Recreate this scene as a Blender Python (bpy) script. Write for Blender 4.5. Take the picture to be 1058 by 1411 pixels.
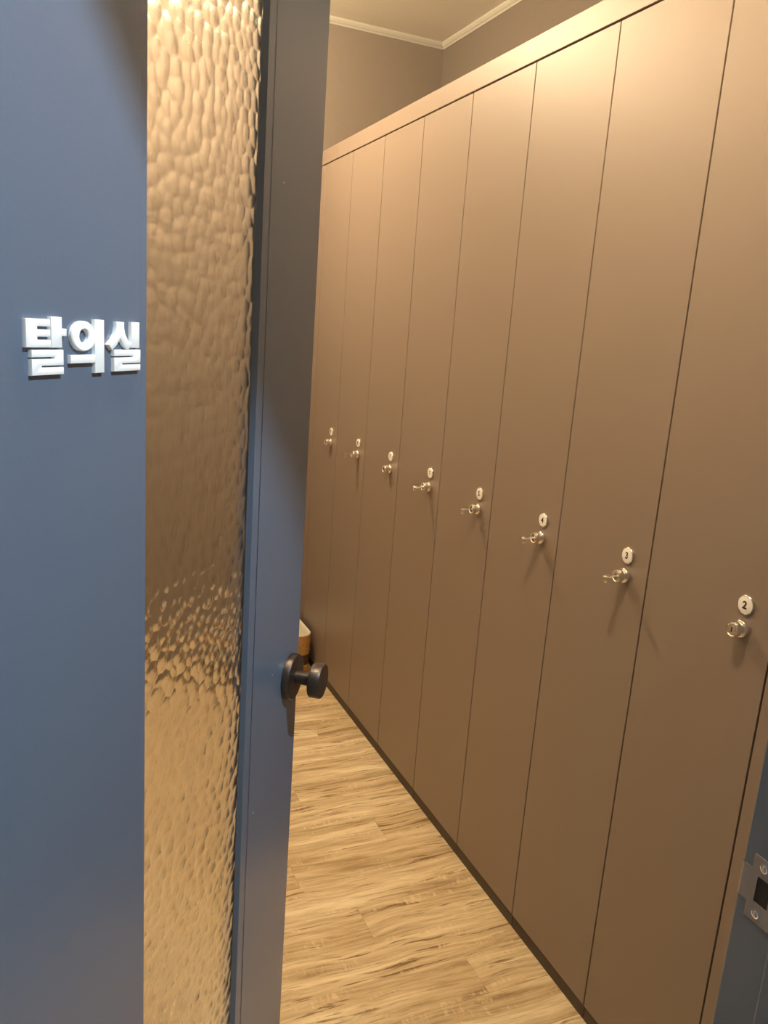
import bpy, bmesh, math, random
from mathutils import Vector, Matrix, noise
import numpy as np

for o in list(bpy.data.objects):
    bpy.data.objects.remove(o)
scene = bpy.context.scene
C = scene.collection

# ---------------------------------------------------------------- camera
CAM_Z = 1.479
YAW, PITCH, ROLL, FPX = 0.4208, 0.2221, 0.0721, 1092.8
fw = Vector((math.sin(YAW) * math.cos(PITCH), math.cos(YAW) * math.cos(PITCH), -math.sin(PITCH)))
rt = Vector((math.cos(YAW), -math.sin(YAW), 0))
up = rt.cross(fw)
r2 = rt * math.cos(ROLL) + up * math.sin(ROLL)
u2 = up * math.cos(ROLL) - rt * math.sin(ROLL)
cd = bpy.data.cameras.new('camera')
cd.sensor_fit = 'VERTICAL'
cd.sensor_height = 36
cd.sensor_width = 36
cd.lens = 36 * FPX / 1411
cd.clip_start = 0.02
cam = bpy.data.objects.new('camera', cd)
C.objects.link(cam)
m = Matrix((r2, u2, -fw)).transposed().to_4x4()
m.translation = Vector((0, 0, CAM_Z))
cam.matrix_world = m
scene.camera = cam

# ---------------------------------------------------------------- world, exposure
w = bpy.data.worlds.new('world')
scene.world = w
w.use_nodes = True
w.node_tree.nodes['Background'].inputs[0].default_value = (0.02, 0.022, 0.026, 1)
w.node_tree.nodes['Background'].inputs[1].default_value = 1.0
vs = scene.view_settings
vs.view_transform = 'Standard'
vs.look = 'None'
vs.exposure = 0.0
vs.gamma = 1.0
vs.use_curve_mapping = False

WARM = (1.0, 0.76, 0.47)
COOL = (0.78, 0.92, 1.0)
WARM_W = (65.0, 100.0)
COOL_W = 172.0
WARM_SPOTS = [(0.40, 0.94), (0.34, 2.80)]
HALL_SPOTS = [(0.82, -0.10)]

# ---------------------------------------------------------------- layout
XL = 1.095                 # face of the locker doors
XW = 1.687                 # right wall behind the lockers
XLEFT = -0.62
YB = 3.486                 # back wall
YF0, YF1 = 0.40, 0.509     # door wall, corridor face and room face
ZC = 2.735                 # ceiling
S0, LW = 0.857, 0.300      # right edge of locker 2, locker width
ZPL, ZTOP, ZRAIL = 0.037, 2.125, 2.180
XJ = 0.669                 # latch jamb face
XH = -0.152                # hinge jamb face
ZHEAD = 2.08
HX0, HX1, HY0 = -1.3, XW, -1.7   # corridor

# ---------------------------------------------------------------- materials
def mat(name, col, rough=0.5, metal=0.0, spec=0.5, nscale=0, namt=0.0, bump=0.0, bscale=200, emit=None, estr=0):
    ma = bpy.data.materials.new(name)
    ma.use_nodes = True
    nt = ma.node_tree
    b = nt.nodes['Principled BSDF']
    b.inputs['Base Color'].default_value = (*col, 1)
    b.inputs['Roughness'].default_value = rough
    b.inputs['Metallic'].default_value = metal
    b.inputs['Specular IOR Level'].default_value = spec
    if emit:
        b.inputs['Emission Color'].default_value = (*emit, 1)
        b.inputs['Emission Strength'].default_value = estr
    if nscale or bump:
        tc = nt.nodes.new('ShaderNodeTexCoord')
    if nscale:
        n = nt.nodes.new('ShaderNodeTexNoise')
        n.inputs['Scale'].default_value = nscale
        n.inputs['Detail'].default_value = 4
        nt.links.new(tc.outputs['Object'], n.inputs['Vector'])
        r = nt.nodes.new('ShaderNodeValToRGB')
        r.color_ramp.elements[0].position = 0.3
        r.color_ramp.elements[1].position = 0.7
        r.color_ramp.elements[0].color = (*[c * (1 - namt) for c in col], 1)
        r.color_ramp.elements[1].color = (*[min(1, c * (1 + namt)) for c in col], 1)
        nt.links.new(n.outputs['Fac'], r.inputs['Fac'])
        nt.links.new(r.outputs['Color'], b.inputs['Base Color'])
    if bump:
        n2 = nt.nodes.new('ShaderNodeTexNoise')
        n2.inputs['Scale'].default_value = bscale
        n2.inputs['Detail'].default_value = 3
        nt.links.new(tc.outputs['Object'], n2.inputs['Vector'])
        bp = nt.nodes.new('ShaderNodeBump')
        bp.inputs['Strength'].default_value = bump
        bp.inputs['Distance'].default_value = 0.001
        nt.links.new(n2.outputs['Fac'], bp.inputs['Height'])
        nt.links.new(bp.outputs['Normal'], b.inputs['Normal'])
    return ma

M = {}
M['locker'] = mat('locker_laminate', (0.238, 0.184, 0.150), 0.47, spec=0.55, nscale=900, namt=0.03, bump=0.06, bscale=1500)
M['plinth'] = mat('plinth_laminate', (0.05, 0.035, 0.027), 0.5, nscale=40, namt=0.1)
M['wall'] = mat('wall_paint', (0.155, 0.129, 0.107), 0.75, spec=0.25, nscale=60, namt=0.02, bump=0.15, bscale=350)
M['wallbright'] = mat('wall_paint_brightened', (0.200, 0.166, 0.136), 0.75, spec=0.25, nscale=60, namt=0.02, bump=0.15, bscale=350)  # wall paint made lighter, brightness behind the glass put into the colour
M['wallbounce'] = mat('bounce_wall_paint', (0.36, 0.325, 0.28), 0.7, spec=0.25, nscale=60, namt=0.02, bump=0.15, bscale=350)  # unseen wall, paleness added to bounce fill onto back wall and lockers
M['hallwall'] = mat('hall_paint', (0.40, 0.40, 0.39), 0.7, spec=0.25, nscale=60, namt=0.02)
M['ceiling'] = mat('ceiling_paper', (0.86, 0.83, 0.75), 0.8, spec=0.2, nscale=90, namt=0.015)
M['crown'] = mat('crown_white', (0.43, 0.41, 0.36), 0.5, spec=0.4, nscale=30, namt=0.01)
M['door'] = mat('door_paint', (0.096, 0.134, 0.200), 0.26, spec=0.85, nscale=400, namt=0.03, bump=0.05, bscale=900)
M['letter'] = mat('letter_acrylic', (0.86, 0.87, 0.88), 0.3, spec=0.5, nscale=50, namt=0.01)
M['bronze'] = mat('dark_bronze', (0.06, 0.048, 0.042), 0.38, metal=0.75, nscale=300, namt=0.08)
M['chrome'] = mat('chrome', (0.95, 0.93, 0.90), 0.12, metal=1.0, nscale=80, namt=0.02)
M['steel'] = mat('brushed_steel', (0.33, 0.33, 0.36), 0.40, metal=0.7, nscale=120, namt=0.05)
M['nickel'] = mat('nickel', (0.90, 0.86, 0.78), 0.28, metal=1.0, nscale=80, namt=0.02)
M['tag'] = mat('tag_white', (0.93, 0.91, 0.88), 0.3, spec=0.5, nscale=60, namt=0.01)
M['ink'] = mat('numeral_ink', (0.03, 0.025, 0.022), 0.5, nscale=60, namt=0.05)
M['dark'] = mat('dark_slot', (0.012, 0.012, 0.012), 0.6, nscale=60, namt=0.05)
M['rope'] = mat('rope', (0.50, 0.29, 0.10), 0.8, spec=0.2, nscale=160, namt=0.25, bump=0.6, bscale=500)
M['ropedark'] = mat('dark_band', (0.085, 0.042, 0.028), 0.8, spec=0.2, nscale=160, namt=0.25, bump=0.6, bscale=500)
M['liner'] = mat('liner_cloth', (0.78, 0.74, 0.64), 0.9, spec=0.1, nscale=60, namt=0.05, bump=0.3, bscale=300)
M['slab'] = mat('subfloor', (0.10, 0.065, 0.035), 0.8, nscale=30, namt=0.1)
M['fleck'] = mat('bare_fleck', (0.75, 0.75, 0.75), 0.5, nscale=60, namt=0.02)
M['lensc'] = mat('cool_lens', (0.9, 0.92, 0.95), 0.4, nscale=20, namt=0.01, emit=(0.9, 0.96, 1.0), estr=18)

def glass_mat():
    ma = bpy.data.materials.new('hammered_glass')
    ma.use_nodes = True
    nt = ma.node_tree
    b = nt.nodes['Principled BSDF']
    b.inputs['Base Color'].default_value = (1.0, 0.995, 0.98, 1)
    b.inputs['Roughness'].default_value = 0.11
    b.inputs['IOR'].default_value = 1.46
    b.inputs['Transmission Weight'].default_value = 1.0
    tc = nt.nodes.new('ShaderNodeTexCoord')
    n = nt.nodes.new('ShaderNodeTexNoise')
    n.inputs['Scale'].default_value = 260
    n.inputs['Detail'].default_value = 2
    nt.links.new(tc.outputs['Object'], n.inputs['Vector'])
    bp = nt.nodes.new('ShaderNodeBump')
    bp.inputs['Strength'].default_value = 0.12
    bp.inputs['Distance'].default_value = 0.0006
    nt.links.new(n.outputs['Fac'], bp.inputs['Height'])
    nt.links.new(bp.outputs['Normal'], b.inputs['Normal'])
    return ma
M['glass'] = glass_mat()

def wood_mat():
    ma = bpy.data.materials.new('rustic_oak_plank')
    ma.use_nodes = True
    nt = ma.node_tree
    N, L = nt.nodes, nt.links
    b = N['Principled BSDF']
    tc = N.new('ShaderNodeTexCoord')
    oi = N.new('ShaderNodeObjectInfo')
    mul = N.new('ShaderNodeVectorMath'); mul.operation = 'SCALE'
    comb = N.new('ShaderNodeCombineXYZ')
    mm = N.new('ShaderNodeMath'); mm.operation = 'MULTIPLY'; mm.inputs[1].default_value = 37.0
    L.new(oi.outputs['Random'], mm.inputs[0])
    for k in range(3):
        L.new(mm.outputs[0], comb.inputs[k])
    add = N.new('ShaderNodeVectorMath'); add.operation = 'ADD'
    L.new(tc.outputs['Object'], add.inputs[0]); L.new(comb.outputs[0], add.inputs[1])
    # low-frequency warp so the grain waves
    wn = N.new('ShaderNodeTexNoise'); wn.inputs['Scale'].default_value = 3.0; wn.inputs['Detail'].default_value = 2
    L.new(add.outputs[0], wn.inputs['Vector'])
    ws = N.new('ShaderNodeVectorMath'); ws.operation = 'SCALE'; ws.inputs['Scale'].default_value = 0.06
    L.new(wn.outputs['Color'], ws.inputs[0])
    wadd = N.new('ShaderNodeVectorMath'); wadd.operation = 'ADD'
    L.new(add.outputs[0], wadd.inputs[0]); L.new(ws.outputs[0], wadd.inputs[1])
    def stretched(sx, sy, detail, rough=0.6):
        mp = N.new('ShaderNodeMapping'); mp.inputs['Scale'].default_value = (sx, sy, 1)
        L.new(wadd.outputs[0], mp.inputs['Vector'])
        n = N.new('ShaderNodeTexNoise'); n.inputs['Scale'].default_value = 1.0
        n.inputs['Detail'].default_value = detail; n.inputs['Roughness'].default_value = rough
        L.new(mp.outputs[0], n.inputs['Vector'])
        return n
    def ramp(src, stops):
        r = N.new('ShaderNodeValToRGB')
        els = r.color_ramp.elements
        while len(els) < len(stops):
            els.new(0.5)
        for e, (pos, col) in zip(els, stops):
            e.position = pos; e.color = (*col, 1)
        L.new(src, r.inputs['Fac'])
        return r
    def mixc(fac, a, bcol, mode='MIX'):
        x = N.new('ShaderNodeMix'); x.data_type = 'RGBA'; x.blend_type = mode
        if isinstance(fac, float): x.inputs[0].default_value = fac
        else: L.new(fac, x.inputs[0])
        L.new(a, x.inputs[6])
        if isinstance(bcol, tuple): x.inputs[7].default_value = (*bcol, 1)
        else: L.new(bcol, x.inputs[7])
        return x.outputs[2]
    base = ramp(stretched(2.0, 20, 6, 0.65).outputs['Fac'],
                [(0.30, (0.34, 0.225, 0.125)), (0.41, (0.55, 0.425, 0.26)), (0.54, (0.72, 0.59, 0.385)), (0.68, (0.89, 0.785, 0.57))])
    fine = ramp(stretched(6, 150, 5, 0.7).outputs['Fac'], [(0.36, (0.66, 0.58, 0.49)), (0.54, (1, 1, 1))])
    c = mixc(0.7, base.outputs[0], fine.outputs[0], 'MULTIPLY')
    # short dark checks along the grain, gathered in zones
    streak = ramp(stretched(7.0, 95, 4, 0.6).outputs['Fac'], [(0.57, (0, 0, 0)), (0.62, (1, 1, 1))])
    zone = ramp(stretched(2.2, 9, 3).outputs['Fac'], [(0.38, (0, 0, 0)), (0.54, (1, 1, 1))])
    sm0 = N.new('ShaderNodeMath'); sm0.operation = 'MULTIPLY'
    L.new(streak.outputs[0], sm0.inputs[0]); L.new(zone.outputs[0], sm0.inputs[1])
    sm = N.new('ShaderNodeMath'); sm.operation = 'MULTIPLY'; sm.inputs[1].default_value = 0.85
    L.new(sm0.outputs[0], sm.inputs[0])
    c = mixc(sm.outputs[0], c, (0.17, 0.085, 0.032))
    # pale saw marks across the grain in narrow patches
    saw = ramp(stretched(120, 30, 2).outputs['Fac'], [(0.52, (0, 0, 0)), (0.66, (1, 1, 1))])
    patch = ramp(stretched(5, 26, 3).outputs['Fac'], [(0.53, (0, 0, 0)), (0.63, (1, 1, 1))])
    pm = N.new('ShaderNodeMath'); pm.operation = 'MULTIPLY'
    L.new(saw.outputs[0], pm.inputs[0]); L.new(patch.outputs[0], pm.inputs[1])
    pm2 = N.new('ShaderNodeMath'); pm2.operation = 'MULTIPLY'; pm2.inputs[1].default_value = 0.55
    L.new(pm.outputs[0], pm2.inputs[0])
    c = mixc(pm2.outputs[0], c, (0.88, 0.74, 0.52))
    # plank-to-plank tone
    tone = ramp(oi.outputs['Random'], [(0.0, (0.95, 0.94, 0.92)), (1.0, (1.0, 1.0, 1.0))])
    c = mixc(1.0, c, tone.outputs[0], 'MULTIPLY')
    L.new(c, b.inputs['Base Color'])
    b.inputs['Roughness'].default_value = 0.42
    b.inputs['Specular IOR Level'].default_value = 0.4
    bp = N.new('ShaderNodeBump'); bp.inputs['Strength'].default_value = 0.15; bp.inputs['Distance'].default_value = 0.001
    L.new(fine.outputs[0], bp.inputs['Height']); L.new(bp.outputs['Normal'], b.inputs['Normal'])
    return ma
M['wood'] = wood_mat()

# ---------------------------------------------------------------- mesh helpers
def box(bm, x0, x1, y0, y1, z0, z1, bevel=0.0, seg=2):
    t = bmesh.new()
    vs_ = [t.verts.new((x, y, z)) for x in (x0, x1) for y in (y0, y1) for z in (z0, z1)]
    for f in ((0, 1, 3, 2), (4, 6, 7, 5), (0, 4, 5, 1), (2, 3, 7, 6), (0, 2, 6, 4), (1, 5, 7, 3)):
        t.faces.new([vs_[i] for i in f])
    if bevel:
        bmesh.ops.bevel(t, geom=t.edges[:], offset=bevel, segments=seg, profile=0.5, affect='EDGES')
    merge(bm, t)
    return bm

def merge(bm, t):
    me = bpy.data.meshes.new('tmp')
    t.to_mesh(me); t.free()
    bm.from_mesh(me)
    bpy.data.meshes.remove(me)

def lathe(bm, profile, axis='z', seg=32, origin=(0, 0, 0)):
    """profile: list of (radius, height) along the axis; radius 0 closes the end."""
    o = Vector(origin)
    def P(r, h, a):
        ca, sa = r * math.cos(a), r * math.sin(a)
        return o + Vector({'z': (ca, sa, h), 'x': (h, ca, sa), 'y': (ca, h, sa)}[axis])
    rings = []
    for r, h in profile:
        if r == 0:
            rings.append([bm.verts.new(P(0, h, 0))])
        else:
            rings.append([bm.verts.new(P(r, h, 2 * math.pi * k / seg)) for k in range(seg)])
    for a, b_ in zip(rings, rings[1:]):
        for k in range(seg):
            k2 = (k + 1) % seg
            if len(a) == 1 and len(b_) == 1: continue
            if len(a) == 1: bm.faces.new((a[0], b_[k], b_[k2]))
            elif len(b_) == 1: bm.faces.new((a[k], a[k2], b_[0]))
            else: bm.faces.new((a[k], a[k2], b_[k2], b_[k]))
    return bm

def mesh(name, bm, material, smooth=None):
    bmesh.ops.recalc_face_normals(bm, faces=bm.faces[:])
    me = bpy.data.meshes.new(name)
    bm.to_mesh(me); bm.free()
    me.materials.append(material)
    if smooth is not None:
        me.shade_smooth()
        if smooth < 180:
            me.set_sharp_from_angle(angle=math.radians(smooth))
    return me

def obj(name, me, parent=None, loc=(0, 0, 0), label=None, cat=None, group=None, kind=None):
    o = bpy.data.objects.new(name, me)
    C.objects.link(o)
    o.location = loc
    if parent: o.parent = parent
    if label: o['label'] = label
    if cat: o['category'] = cat
    if group: o['group'] = group
    if kind: o['kind'] = kind
    return o

def empty(name, loc=(0, 0, 0), rz=0.0, **k):
    o = obj(name, None, None, loc, **k)
    o.rotation_euler = (0, 0, rz)
    o.empty_display_size = 0.05
    return o

def bm_box(*a, **k):
    return box(bmesh.new(), *a, **k)

# ---------------------------------------------------------------- room shell
floor = obj('floor', mesh('floor', bm_box(HX0, XW, HY0, YB, -0.10, -0.006), M['slab']),
            label='light rustic oak plank floor', cat='floor', kind='structure')
PW, Y0P = 0.119, 1.766
random.seed(4)
plank_cache = {}
def plank_mesh(length):
    key = round(length, 3)
    if key not in plank_cache:
        plank_cache[key] = mesh('plank', bm_box(-length / 2 + .00015, length / 2 - .00015, -PW / 2 + .00015, PW / 2 - .00015,
                                                -0.006, 0.0, bevel=0.0003, seg=1), M['wood'])
    return plank_cache[key]
PL = 0.92
k0 = math.floor((HY0 - Y0P) / PW) + 1
k1 = math.floor((YB - Y0P) / PW)
offs = [0.0, 0.31, 0.62, 0.12, 0.50]
for k in range(k0, k1):
    start = 0.623 - 3 * PL + (offs[k % 5] if k != 0 else 0.0)
    while start > HX0: start -= PL
    x = start
    while x < XW:
        a, b_ = max(x, HX0), min(x + PL, XW)
        if b_ - a > 0.03:
            obj('plank', plank_mesh(b_ - a), floor, ((a + b_) / 2, Y0P + (k + .5) * PW, 0))
        x += PL

obj('ceiling', mesh('ceiling', bm_box(HX0, XW, HY0, YB, ZC, ZC + 0.08), M['ceiling']), label='cream papered ceiling', cat='ceiling', kind='structure')
obj('wall_back', mesh('wall_back', bm_box(XLEFT - .1, XW + .1, YB, YB + 0.1, -0.1, ZC), M['wallbright']), label='taupe wall at the far end of the locker row', cat='wall', kind='structure')
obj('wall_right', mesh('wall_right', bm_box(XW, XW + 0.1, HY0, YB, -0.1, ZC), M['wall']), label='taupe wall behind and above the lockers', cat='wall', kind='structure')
obj('wall_left', mesh('wall_left', bm_box(XLEFT - 0.1, XLEFT, YF1, YB, -0.0, ZC), M['wallbounce']), label='unseen wall facing the lockers, made pale beige to bounce light', cat='wall', kind='structure')
FR = 0.035
bm = bmesh.new()
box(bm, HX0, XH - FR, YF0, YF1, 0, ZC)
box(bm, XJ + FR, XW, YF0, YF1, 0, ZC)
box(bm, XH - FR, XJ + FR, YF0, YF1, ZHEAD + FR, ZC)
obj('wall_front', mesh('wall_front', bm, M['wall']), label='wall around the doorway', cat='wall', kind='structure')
obj('wall_hall_left', mesh('wall_hall_left', bm_box(HX0 - .1, HX0, HY0, YF0, 0, ZC), M['hallwall']), label='pale corridor side wall', cat='wall', kind='structure')
obj('wall_hall_back', mesh('wall_hall_back', bm_box(HX0, XW, HY0 - .1, HY0, 0, ZC), M['hallwall']), label='pale corridor end wall', cat='wall', kind='structure')

# crown moulding: small cove
def crown(name, p0, p1, inward, label):
    """profile swept from p0 to p1; inward = unit vector from the wall into the room."""
    bm = bmesh.new()
    prof = [(0, 0), (0.003, 0), (0.006, 0.005), (0.012, 0.010), (0.017, 0.017), (0.019, 0.024), (0, 0.024)]
    rings = []
    for q, e in ((Vector(p0), 1), (Vector(p1), -1)):
        d = (Vector(p1) - Vector(p0)).normalized() * e
        rings.append([bm.verts.new(q + Vector(inward) * a + d * a + Vector((0, 0, h))) for a, h in prof])
    n = len(prof)
    for i in range(n):
        j = (i + 1) % n
        bm.faces.new((rings[0][i], rings[0][j], rings[1][j], rings[1][i]))
    bm.faces.new(rings[0]); bm.faces.new(list(reversed(rings[1])))
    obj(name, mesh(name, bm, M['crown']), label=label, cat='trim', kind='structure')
zc0 = ZC - 0.024
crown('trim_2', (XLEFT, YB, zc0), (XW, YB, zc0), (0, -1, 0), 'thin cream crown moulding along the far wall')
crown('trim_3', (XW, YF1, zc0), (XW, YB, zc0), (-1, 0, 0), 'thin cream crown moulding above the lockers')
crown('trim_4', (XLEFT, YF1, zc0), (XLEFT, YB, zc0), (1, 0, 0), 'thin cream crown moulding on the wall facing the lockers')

# ---------------------------------------------------------------- door frame with strike plate
fr = empty('trim_1', (XJ, YF1, 0), label='blue-grey painted steel door frame with steel strike plate', cat='door frame', kind='structure')
def frame_piece(name, x0, x1, z0, z1, stop):
    bm = bmesh.new()
    box(bm, x0 - XJ, x1 - XJ, YF0 - 0.012 - YF1, 0.0, z0, z1, bevel=0.0015)
    obj(name, mesh(name, bm, M['door']), fr)
    bm = bmesh.new()
    box(bm, *stop, bevel=0.0015)
    obj('door_stop', mesh('door_stop', bm, M['door']), fr)
frame_piece('jamb', XJ, XJ + FR, 0, ZHEAD + FR, (-0.013, 0.0, -0.105, -0.055, 0, ZHEAD))
frame_piece('jamb', XH - FR, XH, 0, ZHEAD + FR, (XH - XJ, XH - XJ + 0.013, -0.105, -0.055, 0, ZHEAD))
frame_piece('header', XH, XJ, ZHEAD, ZHEAD + FR, (XH - XJ + .013, -0.013, -0.105, -0.055, ZHEAD - 0.013, ZHEAD))
# strike plate: local y is measured from the room-side edge of the jamb (0) toward the corridor
ZS = 0.948
def plate_mesh():
    bm = bmesh.new()
    t = 0.0012
    # plate around a rectangular hole: hole y -0.036..-0.020, z +-0.014
    y0, y1, hy0, hy1, hz = -0.043, -0.0125, -0.037, -0.0205, 0.0145
    box(bm, -t, 0.0004, y0, hy0, ZS - .036, ZS + .036)
    box(bm, -t, 0.0004, hy1, y1, ZS - .036, ZS + .036)
    box(bm, -t, 0.0004, hy0, hy1, ZS + hz, ZS + .036)
    box(bm, -t, 0.0004, hy0, hy1, ZS - .036, ZS - hz)
    # lip reaching to and wrapping over the jamb edge
    box(bm, -t, 0.0004, y1, -0.003, ZS - .019, ZS + .019)
    n = 6
    prev = None
    for i in range(n + 1):
        a = i / n * math.pi / 2
        yy = -0.003 + 0.005 * math.sin(a)
        xx = -t + 0.005 * (1 - math.cos(a))
        cur = [bm.verts.new((xx, yy, ZS + s)) for s in (-.019, .019)]
        if prev: bm.faces.new((prev[0], prev[1], cur[1], cur[0]))
        prev = cur
    return mesh('strike_plate', bm, M['steel'], 40)
sp = obj('strike_plate', plate_mesh(), fr, label='brushed steel strike plate')
obj('latch_hole', mesh('latch_hole', bm_box(-0.0006, 0.0002, -0.037, -0.0205, ZS - .0145, ZS + .0145), M['dark']), sp)
for dz in (-0.0265, 0.0265):
    bm = lathe(bmesh.new(), [(0.0044, 0.0), (0.0044, -0.0014), (0.0032, -0.0022), (0, -0.0024)], 'x', 20, (-0.0010, -0.0262, ZS + dz))
    s_ = obj('screw', mesh('screw', bm, M['chrome'], 40), sp)

# ---------------------------------------------------------------- door leaf with hammered glass
DX, DY = -0.0757, 0.5347
DV = Vector((0.60335, 0.79748, 0))
door = empty('door_1', (DX, DY, 0), math.atan2(DV.y, DV.x), label='blue-grey door standing half open with a tall strip of hammered glass', cat='door', kind='structure')
TH = 0.036
SL, SR = -0.062, 0.7435
GL, GR, GZ0, GZ1 = 0.269, 0.560, 0.16, 1.93    # opening incl. beads
BW = 0.0112
BWR = 0.0200
bm = bmesh.new()
def ring_frame(bm, x0, x1, z0, z1, a0, a1, b0, b1, y0, y1, bev, splay=0.0):
    """rectangular frame x0..x1,z0..z1 with hole a0..a1,b0..b1"""
    t = bmesh.new(); bm_ = bm; bm = t
    def rect(xa, xb, za, zb, y): return [t.verts.new(v) for v in ((xa, y, za), (xb, y, za), (xb, y, zb), (xa, y, zb))]
    of, hf = rect(x0, x1, z0, z1, y0), rect(a0, a1, b0, b1, y0)
    ob, hb = rect(x0, x1, z0, z1, y1), rect(a0 - splay, a1 + splay, b0 - splay, b1 + splay, y1)
    for i in range(4):
        j = (i + 1) % 4
        t.faces.new((of[i], of[j], hf[j], hf[i]))
        t.faces.new((ob[j], ob[i], hb[i], hb[j]))
        t.faces.new((of[j], of[i], ob[i], ob[j]))
        t.faces.new((hf[i], hf[j], hb[j], hb[i]))
    bmesh.ops.recalc_face_normals(t, faces=t.faces[:])
    es = [e for e in t.edges if len(e.link_faces) == 2 and e.calc_face_angle() > 0.5]
    bmesh.ops.bevel(t, geom=es, offset=bev, segments=2, profile=0.5, affect='EDGES')
    merge(bm_, t)
ring_frame(bm, SL, SR, 0.008, 2.072, GL, GR, GZ0, GZ1, 0.0, TH, 0.0006, splay=0.030)
obj('door_leaf', mesh('door_leaf', bm, M['door']), door)
GYF, GYB = 0.0105, 0.0150       # front and back of the pane
bm = bmesh.new()
ring_frame(bm, GL + .0001, GR - .0001, GZ0 + .0001, GZ1 - .0001, GL + BW, GR - BWR, GZ0 + BW, GZ1 - BW, 0.0009, GYF - .0008, 0.0005)
obj('glazing_bead', mesh('glazing_bead', bm, M['door']), door)
bm = bmesh.new()
ring_frame(bm, GL + .0004, GR - .0004, GZ0 + .0004, GZ1 - .0004, GL + .006, GR - .006, GZ0 + .006, GZ1 - .006, GYB + .0006, GYB + .007, 0.0012)
obj('glazing_bead', mesh('glazing_bead', bm, M['door']), door)

def hammered_glass():
    x0, x1, z0, z1 = GL + .003, GR - .003, GZ0 + .003, GZ1 - .003
    nx, nz = 190, 1100
    cell = 0.0190
    rng = np.random.default_rng(7)
    gx, gz = int((x1 - x0) / cell) + 5, int((z1 - z0) / (cell * .9)) + 5
    I, J = np.meshgrid(np.arange(gx), np.arange(gz), indexing='ij')
    px = x0 + (I - 2 + 0.5 * (J % 2) + rng.uniform(-.34, .34, I.shape)) * cell
    pz = z0 + (J - 2 + rng.uniform(-.34, .34, I.shape)) * cell * .9
    pr = rng.uniform(-.12, .12, I.shape) * cell ** 2
    X = np.linspace(x0, x1, nx); Zs = np.linspace(z0, z1, nz)
    H = np.zeros((nx, nz))
    for j in range(nz):
        jc = (Zs[j] - z0) / (cell * .9) + 2
        ja, jb = max(0, int(jc) - 2), min(gz, int(jc) + 4)
        d2 = (X[:, None, None] - px[None, :, ja:jb]) ** 2 + (Zs[j] - pz[None, :, ja:jb]) ** 2 + pr[None, :, ja:jb]
        d2 = d2.reshape(nx, -1)
        k = 2.5e-6
        H[:, j] = -k * np.log(np.exp(-d2 / k).sum(1))
    H = H * 5.2
    H -= H.mean()
    yf, yb = GYF, GYB
    front = np.stack([np.repeat(X, nz), (yf - H).ravel(), np.tile(Zs, nx)], 1)
    corners = np.array([(x0, yb, z0), (x1, yb, z0), (x1, yb, z1), (x0, yb, z1)])
    verts = np.concatenate([front, corners])
    i, j = np.meshgrid(np.arange(nx - 1), np.arange(nz - 1), indexing='ij')
    a = (i * nz + j).ravel()
    quads = np.stack([a, a + nz, a + nz + 1, a + 1], 1).tolist()
    n = nx * nz
    c0, c1, c2, c3 = n, n + 1, n + 2, n + 3
    left = [k for k in range(nz)]                       # i=0, z up
    right = [(nx - 1) * nz + k for k in range(nz)]
    bot = [k * nz for k in range(nx)]
    top = [k * nz + nz - 1 for k in range(nx)]
    quads.append([c3, c2, c1, c0])
    quads.append(left + [c3, c0])
    quads.append(list(reversed(right)) + [c1, c2])
    quads.append(list(reversed(bot)) + [c0, c1])
    quads.append(top + [c2, c3])
    me = bpy.data.meshes.new('glass_pane')
    me.from_pydata(verts.tolist(), [], quads)
    bm = bmesh.new(); bm.from_mesh(me)
    bmesh.ops.recalc_face_normals(bm, faces=bm.faces[:])
    bm.to_mesh(me); bm.free()
    me.materials.append(M['glass'])
    me.shade_smooth()
    me.set_sharp_from_angle(angle=math.radians(50))
    return me
obj('glass_pane', hammered_glass(), door, label='clear hammered glass pane')

# knobs: corridor side toward -y, room side toward +y (local)
KS, KZ = 0.7045, 0.950
def knob(sign, y_face):
    def P(prof): return [(r, y_face + sign * h) for r, h in prof]
    t = obj('door_knob', mesh('neck', lathe(bmesh.new(), P([(0.0105, 0.011), (0.0105, 0.040)]), 'y', 32, (KS, 0, KZ)), M['bronze'], 40), door, label='dark bronze round door knob')
    obj('rose', mesh('rose', lathe(bmesh.new(), P([(0, 0.0003), (0.0355, 0.0003), (0.0355, 0.0105), (0.0345, 0.0118), (0.0330, 0.0122), (0, 0.0122)]), 'y', 56, (KS, 0, KZ)), M['bronze'], 40), t)
    obj('knob_head', mesh('knob_head', lathe(bmesh.new(), P([(0, 0.038), (0.0255, 0.038), (0.0268, 0.0392), (0.0268, 0.0545), (0.0258, 0.0558), (0, 0.0560)]), 'y', 56, (KS, 0, KZ)), M['bronze'], 40), t)
knob(-1, 0.0)
knob(1, TH)
for s, z, r in ((0.601, 1.650, 0.0008), (0.632, 0.982, 0.0007), (0.5775, 0.790, 0.0009)):
    bm = lathe(bmesh.new(), [(0, 0.0002), (r, 0.0), (0, -0.0004)], 'y', 8, (s, 0, z))
    obj('paint_fleck', mesh('paint_fleck', bm, M['fleck']), door)

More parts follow.
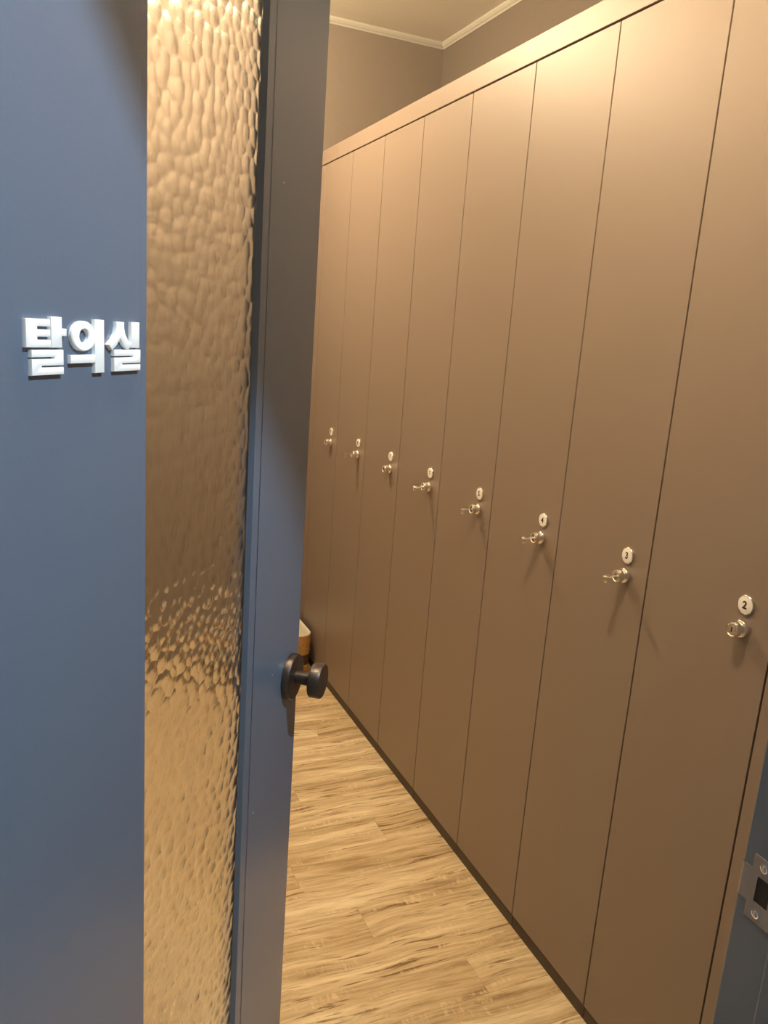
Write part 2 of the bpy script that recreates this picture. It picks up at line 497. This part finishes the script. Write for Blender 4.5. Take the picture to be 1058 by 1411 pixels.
# sign letters: tal-ui-sil, front faces in millimetres (s, z-1430) on the door
def poly_letter(name, polys, rings=()):
    bm = bmesh.new()
    T = 0.0035
    W_ = lambda x: x + 4.4 - (x - 107.5) * 0.006
    def extrude(pts):
        t = bmesh.new()
        vf = [t.verts.new((W_(x) / 1000, -T, 1.430 + z / 1000)) for x, z in pts]
        vb = [t.verts.new((W_(x) / 1000, 0.0, 1.430 + z / 1000)) for x, z in pts]
        t.faces.new(vf); t.faces.new(list(reversed(vb)))
        n = len(pts)
        for i in range(n):
            t.faces.new((vf[i], vb[i], vb[(i + 1) % n], vf[(i + 1) % n]))
        bmesh.ops.recalc_face_normals(t, faces=t.faces[:])
        fe = [e for e in t.edges if all(v.co.y < -T + 1e-6 for v in e.verts)]
        bmesh.ops.bevel(t, geom=fe, offset=0.0009, segments=2, profile=0.5, affect='EDGES')
        merge(bm, t)
    for pts in polys: extrude(pts)
    for (cx, cz, rx, rz, ix, iz) in rings:
        n = 36
        prof = [('o', 0.0), ('o', -T + .0009), ('ob', -T), ('ib', -T), ('i', -T + .0009), ('i', 0.0)]
        loops = []
        for kind_, y in prof:
            d = 0.9 if kind_.endswith('b') else 0.0
            ax, az = (rx - d, rz - d) if kind_[0] == 'o' else (ix + d, iz + d)
            loops.append([bm.verts.new((W_(cx + ax * math.cos(2 * math.pi * k / n)) / 1000, y, 1.430 + (cz + az * math.sin(2 * math.pi * k / n)) / 1000)) for k in range(n)])
        for a, b_ in zip(loops, loops[1:]):
            for k in range(n):
                bm.faces.new((a[k], a[(k + 1) % n], b_[(k + 1) % n], b_[k]))
    return mesh(name, bm, M['letter'], 35)
def rieul(x0, x1, z0, z1):
    h = z1 - z0
    a, b_, c, d = z1 - .29 * h, z1 - .36 * h, z1 - .63 * h, z1 - .70 * h
    v = (x1 - x0) * .30
    return [[(x0, z1), (x0, a), (x1 - v, a), (x1 - v, b_), (x0, b_), (x0, z0), (x1, z0), (x1, d), (x0 + v, d), (x0 + v, c), (x1, c), (x1, z1)]]
tal = [[(107.5, 41.2), (107.5, 21), (135, 21), (135, 26.5), (120, 26.5), (120, 28.6), (134.6, 28.6), (134.6, 33.8), (120, 33.8), (120, 35.9), (134.6, 35.9), (134.6, 41.2)],
       [(135.6, 43.2), (135.6, 20.8), (148.4, 20.8), (148.4, 29.2), (154, 29.2), (154, 34.8), (148.4, 34.8), (148.4, 43.2)]] + rieul(113, 149.8, 1.0, 19.3)
ui = [[(190.6, 42.8), (190.6, 0.6), (203.6, 0.6), (203.6, 42.8)], [(158.6, 15.2), (158.6, 8.8), (190.9, 8.8), (190.9, 15.2)]]
def siot():
    L_ = [(221.5, 42), (233.5, 42), (233.5, 37.5), (235.0, 32.5), (239, 27.5), (245.5, 23.4), (239.5, 18.5), (234, 22), (229, 26.5), (227.5, 28.5),
          (226, 26.5), (221, 22), (215, 18.5), (209.3, 23.4), (215.5, 27.5), (219.8, 32.5), (221.5, 37.5)]
    return L_
sil = [siot(), [(244.8, 42.3), (244.8, 20.6), (257.8, 20.6), (257.8, 42.3)]] + rieul(218, 259.6, 1.0, 19.0)
obj('sign_letter', poly_letter('letter_tal', tal), door, label='white raised Korean letter reading tal')
obj('sign_letter', poly_letter('letter_ui', ui, [(176.3, 29.6, 15.8, 11.6, 6.0, 5.2)]), door, label='white raised Korean letter reading ui')
obj('sign_letter', poly_letter('letter_sil', sil), door, label='white raised Korean letter reading sil')

# ---------------------------------------------------------------- lockers
G = 0.0018      # half the gap between neighbouring doors
DT = 0.018
me_door = mesh('locker_door', bm_box(0, DT, G, LW - G, ZPL + .001, ZTOP - .004, bevel=0.0008), M['locker'])
bm = bmesh.new()
box(bm, DT + .001, XW - XL - .004, 0.0003, 0.015, ZPL, ZTOP)
box(bm, DT + .001, XW - XL - .004, LW - 0.015, LW - 0.0003, ZPL, ZTOP)
box(bm, XW - XL - .010, XW - XL - .004, 0.015, LW - .015, ZPL, ZTOP)
box(bm, DT + .001, XW - XL - .010, 0.015, LW - .015, ZPL, ZPL + .015)
box(bm, DT + .001, XW - XL - .010, 0.015, LW - .015, ZTOP - .015, ZTOP)
me_body = mesh('locker_body', bm, M['locker'])
me_plinth = mesh('plinth', bm_box(0.004, 0.020, 0.0006, LW - 0.0006, 0.0, ZPL, bevel=0.0006, seg=1), M['plinth'])
LY, LZ, TZ = 0.0615, 1.031, 1.0735
me_tagrim = mesh('tag_rim', lathe(bmesh.new(), [(0, -0.0002), (0.0168, -0.0002), (0.0172, -0.0010), (0.0170, -0.0036), (0.0160, -0.0044), (0.0152, -0.0040), (0.0150, -0.0030)], 'x', 48, (0, LY, TZ)), M['chrome'], 50)
me_tagface = mesh('tag_face', lathe(bmesh.new(), [(0.0151, -0.0030), (0.0148, -0.0040), (0.012, -0.0046), (0.007, -0.0050), (0, -0.0051)], 'x', 48, (0, LY, TZ)), M['tag'], 60)
me_lockbase = mesh('lock_flange', lathe(bmesh.new(), [(0, -0.0002), (0.0150, -0.0002), (0.0156, -0.0012), (0.0156, -0.0060), (0.0150, -0.0080), (0.0138, -0.0092), (0.0112, -0.0098), (0.0112, -0.0130)], 'x', 48, (0, LY, LZ)), M['chrome'], 35)
me_lockhead = mesh('lock_head', lathe(bmesh.new(), [(0.0112, -0.0126), (0.0124, -0.0136), (0.0130, -0.0155), (0.0130, -0.0235), (0.0122, -0.0252), (0.0108, -0.0258), (0.0100, -0.0250), (0.0097, -0.0243), (0.0072, -0.0243), (0.0070, -0.0252), (0, -0.0254)], 'x', 48, (0, LY, LZ)), M['chrome'], 35)
me_keyhole = mesh('keyhole', bm_box(-0.0257, -0.0250, LY - .0010, LY + .0010, LZ - .0042, LZ + .0042), M['dark'])

def numeral_mesh(txt):
    cu = bpy.data.curves.new('numeral', 'FONT')
    cu.body = txt
    cu.size = 0.0185 if len(txt) == 1 else 0.015
    cu.align_x = 'CENTER'; cu.align_y = 'CENTER'
    cu.extrude = 0.0003
    cu.offset = 0.0006
    cu.space_character = 0.9
    tmp = bpy.data.objects.new('tmp', cu)
    C.objects.link(tmp)
    dg = bpy.context.evaluated_depsgraph_get()
    me = bpy.data.meshes.new_from_object(tmp.evaluated_get(dg))
    bpy.data.objects.remove(tmp)
    bpy.data.curves.remove(cu)
    me.name = 'numeral'
    zs = [v.co.y for v in me.vertices]
    zc = (min(zs) + max(zs)) / 2
    xs = [v.co.x for v in me.vertices]
    xc = (min(xs) + max(xs)) / 2
    for v in me.vertices:
        x, y, z = v.co
        v.co = (-0.0050 - z, LY - (x - xc), TZ + (y - zc))
    me.materials.clear(); me.materials.append(M['ink'])
    return me

# key with bow and ring; built at the lock, pointing toward -x
def key_meshes():
    bm = bmesh.new()
    box(bm, -0.036, -0.0250, -0.0040, 0.0040, -0.0012, 0.0012, bevel=0.0004, seg=1)
    n = 28
    cx = -0.0450
    loops = []
    for (rx, ry, z, dx) in ((0.0100, 0.0092, -0.0008, 0), (0.0108, 0.0100, -0.0003, 0), (0.0108, 0.0100, 0.0006, 0), (0.0100, 0.0092, 0.0012, 0),
                            (0.0022, 0.0026, 0.0012, -0.0055), (0.0022, 0.0026, -0.0008, -0.0055)):
        loops.append([bm.verts.new((cx + rx * math.cos(2 * math.pi * k / n) + dx, ry * math.sin(2 * math.pi * k / n), z)) for k in range(n)])
    for a in range(6):
        A_, B_ = loops[a], loops[(a + 1) % 6]
        for k in range(n):
            bm.faces.new((A_[k], A_[(k + 1) % n], B_[(k + 1) % n], B_[k]))
    body = mesh('key_blade', bm, M['nickel'], 40)
    bm = bmesh.new()
    R_, r_ = 0.0066, 0.0009
    ns, nr = 28, 8
    rings = []
    for i in range(ns):
        a = 2 * math.pi * i / ns
        c = Vector((-0.0508, R_ * math.cos(a), -0.0052 + R_ * math.sin(a)))
        out = Vector((0, math.cos(a), math.sin(a)))
        rings.append([bm.verts.new(c + out * (r_ * math.cos(2 * math.pi * j / nr)) + Vector((r_ * math.sin(2 * math.pi * j / nr), 0, 0))) for j in range(nr)])
    for i in range(ns):
        for j in range(nr):
            bm.faces.new((rings[i][j], rings[(i + 1) % ns][j], rings[(i + 1) % ns][(j + 1) % nr], rings[i][(j + 1) % nr]))
    ring = mesh('key_ring', bm, M['nickel'], 180)
    return body, ring
me_key, me_ring = key_meshes()

WORDS = ['', 'one', 'two', 'three', 'four', 'five', 'six', 'seven', 'eight', 'nine']
KEYED = {3: 0.0, 4: 0.10, 5: -0.06, 6: 0.28, 8: -0.03}
for num in range(1, 10):
    y = S0 + (num - 2) * LW
    keyed = num in KEYED
    lab = 'tall brown locker number %s, %s' % (WORDS[num], 'with a key left in its lock' if keyed else 'its lock without a key')
    if num == 1: lab = 'tall brown locker number one, beside the door jamb'
    lk = empty('locker', (XL, y, 0), label=lab, cat='locker', group='row of numbered lockers')
    obj('body', me_body, lk)
    obj('locker_door', me_door, lk)
    obj('plinth', me_plinth, lk, label='dark brown plinth')
    tg = obj('number_tag', me_tagrim, lk, label='round white number tag with chrome rim')
    obj('tag_face', me_tagface, tg)
    obj('numeral', numeral_mesh(str(num)), tg)
    lo = obj('cam_lock', me_lockbase, lk, label='chrome cylinder lock')
    obj('lock_head', me_lockhead, lo)
    obj('keyhole', me_keyhole, lo)
    if keyed:
        ke = empty('locker_key', (XL, y + LY, LZ), label='small chrome key with ring in the lock of locker number %s' % WORDS[num], cat='key', group='keys left in locker locks')
        obj('key_blade', me_key, ke)
        obj('key_ring', me_ring, ke)
        ke.rotation_euler = (KEYED[num], 0, 0)

YE = S0 + 8 * LW
obj('locker_filler_panel', mesh('locker_filler_panel', bm_box(XL, XL + DT, YE + G, YB - 0.001, 0.0, ZTOP - .004, bevel=0.0008), M['locker']),
    label='plain brown filler panel between locker 9 and the far wall', cat='panel')
obj('locker_filler_panel', mesh('locker_filler_panel', bm_box(XL, XL + DT, YF1 + 0.001, S0 - LW - G, 0.0, ZTOP - .004, bevel=0.0008), M['locker']),
    label='narrow brown filler strip between locker 1 and the doorway wall', cat='panel')
obj('locker_top_rail', mesh('locker_top_rail', bm_box(XL, XW - .002, YF1 + 0.001, YB - 0.001, ZTOP + .0005, ZRAIL, bevel=0.0012), M['locker']),
    label='long brown top rail running above all the lockers', cat='rail')

# ---------------------------------------------------------------- woven basket in the far corner
def rrect(hw, hd, r, n=7):
    pts = []
    for cx, cy, a0 in ((hw - r, hd - r, 0), (-hw + r, hd - r, 90), (-hw + r, -hd + r, 180), (hw - r, -hd + r, 270)):
        for k in range(n + 1):
            a = math.radians(a0 + 90 * k / n)
            pts.append((cx + r * math.cos(a), cy + r * math.sin(a)))
    return pts
def basket(loc, label, hw=0.20, hd=0.15, H=0.182, rows=24):
    bk = empty('storage_basket', loc, label=label, cat='basket')
    rh = H / rows
    def flare(z): return 0.004 * (z / H)
    def wall(name, ra, rb, material):
        bm = bmesh.new()
        rings = []
        for i in range(ra, rb):
            for q, bulge in ((0.0, 0.0), (0.18, 0.0018), (0.5, 0.0030), (0.82, 0.0018), (1.0, 0.0)):
                z = (i + q) * rh
                e = flare(z) + bulge
                rings.append([bm.verts.new((x, y, z)) for x, y in rrect(hw - .012 + e, hd - .012 + e, 0.042 + e)])
        n = len(rings[0])
        for z_ring in (rb, ra):
            z = z_ring * rh
            e = flare(z) - 0.006
            rings.append([bm.verts.new((x, y, z)) for x, y in rrect(hw - .012 + e, hd - .012 + e, 0.042 + e)])
        for a, b_ in zip(rings, rings[1:] + rings[:1]):
            for k in range(n):
                bm.faces.new((a[k], a[(k + 1) % n], b_[(k + 1) % n], b_[k]))
        return obj(name, mesh(name, bm, material, 180), bk)
    wall('woven_side', 12, rows, M['rope'])
    wall('dark_band', 6, 12, M['ropedark'])
    wall('woven_side', 0, 6, M['rope'])
    bm = bmesh.new()
    rings = []
    for e, z in ((0.0010, H - .002), (0.0016, H + .001), (-0.001, H + .004), (-0.006, H + .002), (-0.009, H - .010), (-0.012, 0.02), (-0.016, 0.010)):
        ee = flare(max(0, z)) + e
        rings.append([bm.verts.new((x, y, z)) for x, y in rrect(hw - .012 + ee, hd - .012 + ee, 0.042 + ee)])
    n = len(rings[0])
    for a, b_ in zip(rings, rings[1:]):
        for k in range(n):
            bm.faces.new((a[k], a[(k + 1) % n], b_[(k + 1) % n], b_[k]))
    bm.faces.new(rings[-1])
    obj('liner', mesh('liner', bm, M['liner'], 60), bk, label='white cloth liner folded over the rim')
    return bk
basket((0.882, 3.195, 0.0), 'rope-woven basket with dark band and white liner standing by the lockers')

# ---------------------------------------------------------------- ceiling lamps
def globe_lamp(x, y, label, watts):
    """small warm globe bulb on a short holder under the ceiling"""
    R_ = 0.024
    d = empty('ceiling_lamp', (x, y, ZC), label=label, cat='ceiling light')
    obj('mounting_plate', mesh('mounting_plate', lathe(bmesh.new(), [(0, -0.0003), (0.045, -0.0003), (0.045, -0.010), (0.042, -0.013), (0, -0.013)], 'z', 40), M['crown'], 40), d)
    obj('lamp_holder', mesh('lamp_holder', lathe(bmesh.new(), [(0.018, -0.012), (0.018, -0.066), (0.016, -0.071), (0, -0.071)], 'z', 32), M['crown'], 40), d)
    ma = mat('warm_globe', (0.9, 0.85, 0.75), 0.4, emit=WARM, estr=watts / (4 * math.pi ** 2 * R_ ** 2), nscale=20, namt=0.01)
    n = 10
    prof = [(0, -0.070)] + [(R_ * math.sin(math.pi * k / n), -0.070 - R_ + R_ * math.cos(math.pi * k / n)) for k in range(1, n)] + [(0, -0.070 - 2 * R_)]
    obj('globe', mesh('globe', lathe(bmesh.new(), prof, 'z', 16), ma, 180), d, label='glowing warm white globe')
def downlight(x, y, label, watts):
    d = empty('ceiling_downlight', (x, y, ZC), label=label, cat='ceiling light')
    obj('trim_ring', mesh('trim_ring', lathe(bmesh.new(), [(0.044, -0.001), (0.046, -0.006), (0.052, -0.008), (0.058, -0.006), (0.060, -0.0005), (0.044, -0.0005)], 'z', 40), M['crown'], 40), d)
    obj('lens', mesh('lens', lathe(bmesh.new(), [(0.044, -0.0006), (0.044, -0.003), (0.030, -0.0042), (0, -0.0046)], 'z', 40), M['lensc'], 40), d)
    ld = bpy.data.lights.new('downlight_beam', 'SPOT')
    ld.energy = watts
    ld.color = COOL
    ld.spot_size = math.radians(165)
    ld.spot_blend = 0.7
    ld.shadow_soft_size = 0.040
    lo = bpy.data.objects.new('downlight_beam', ld)
    C.objects.link(lo)
    lo.parent = d
    lo.location = (0, 0, -0.052)
for i, (x, y) in enumerate(WARM_SPOTS):
    globe_lamp(x, y, ('warm globe lamp under the ceiling above the open door', 'warm globe lamp under the ceiling near the far wall')[i], WARM_W[i])
for x, y in HALL_SPOTS:
    downlight(x, y, 'cool white recessed downlight in the corridor ceiling', COOL_W)
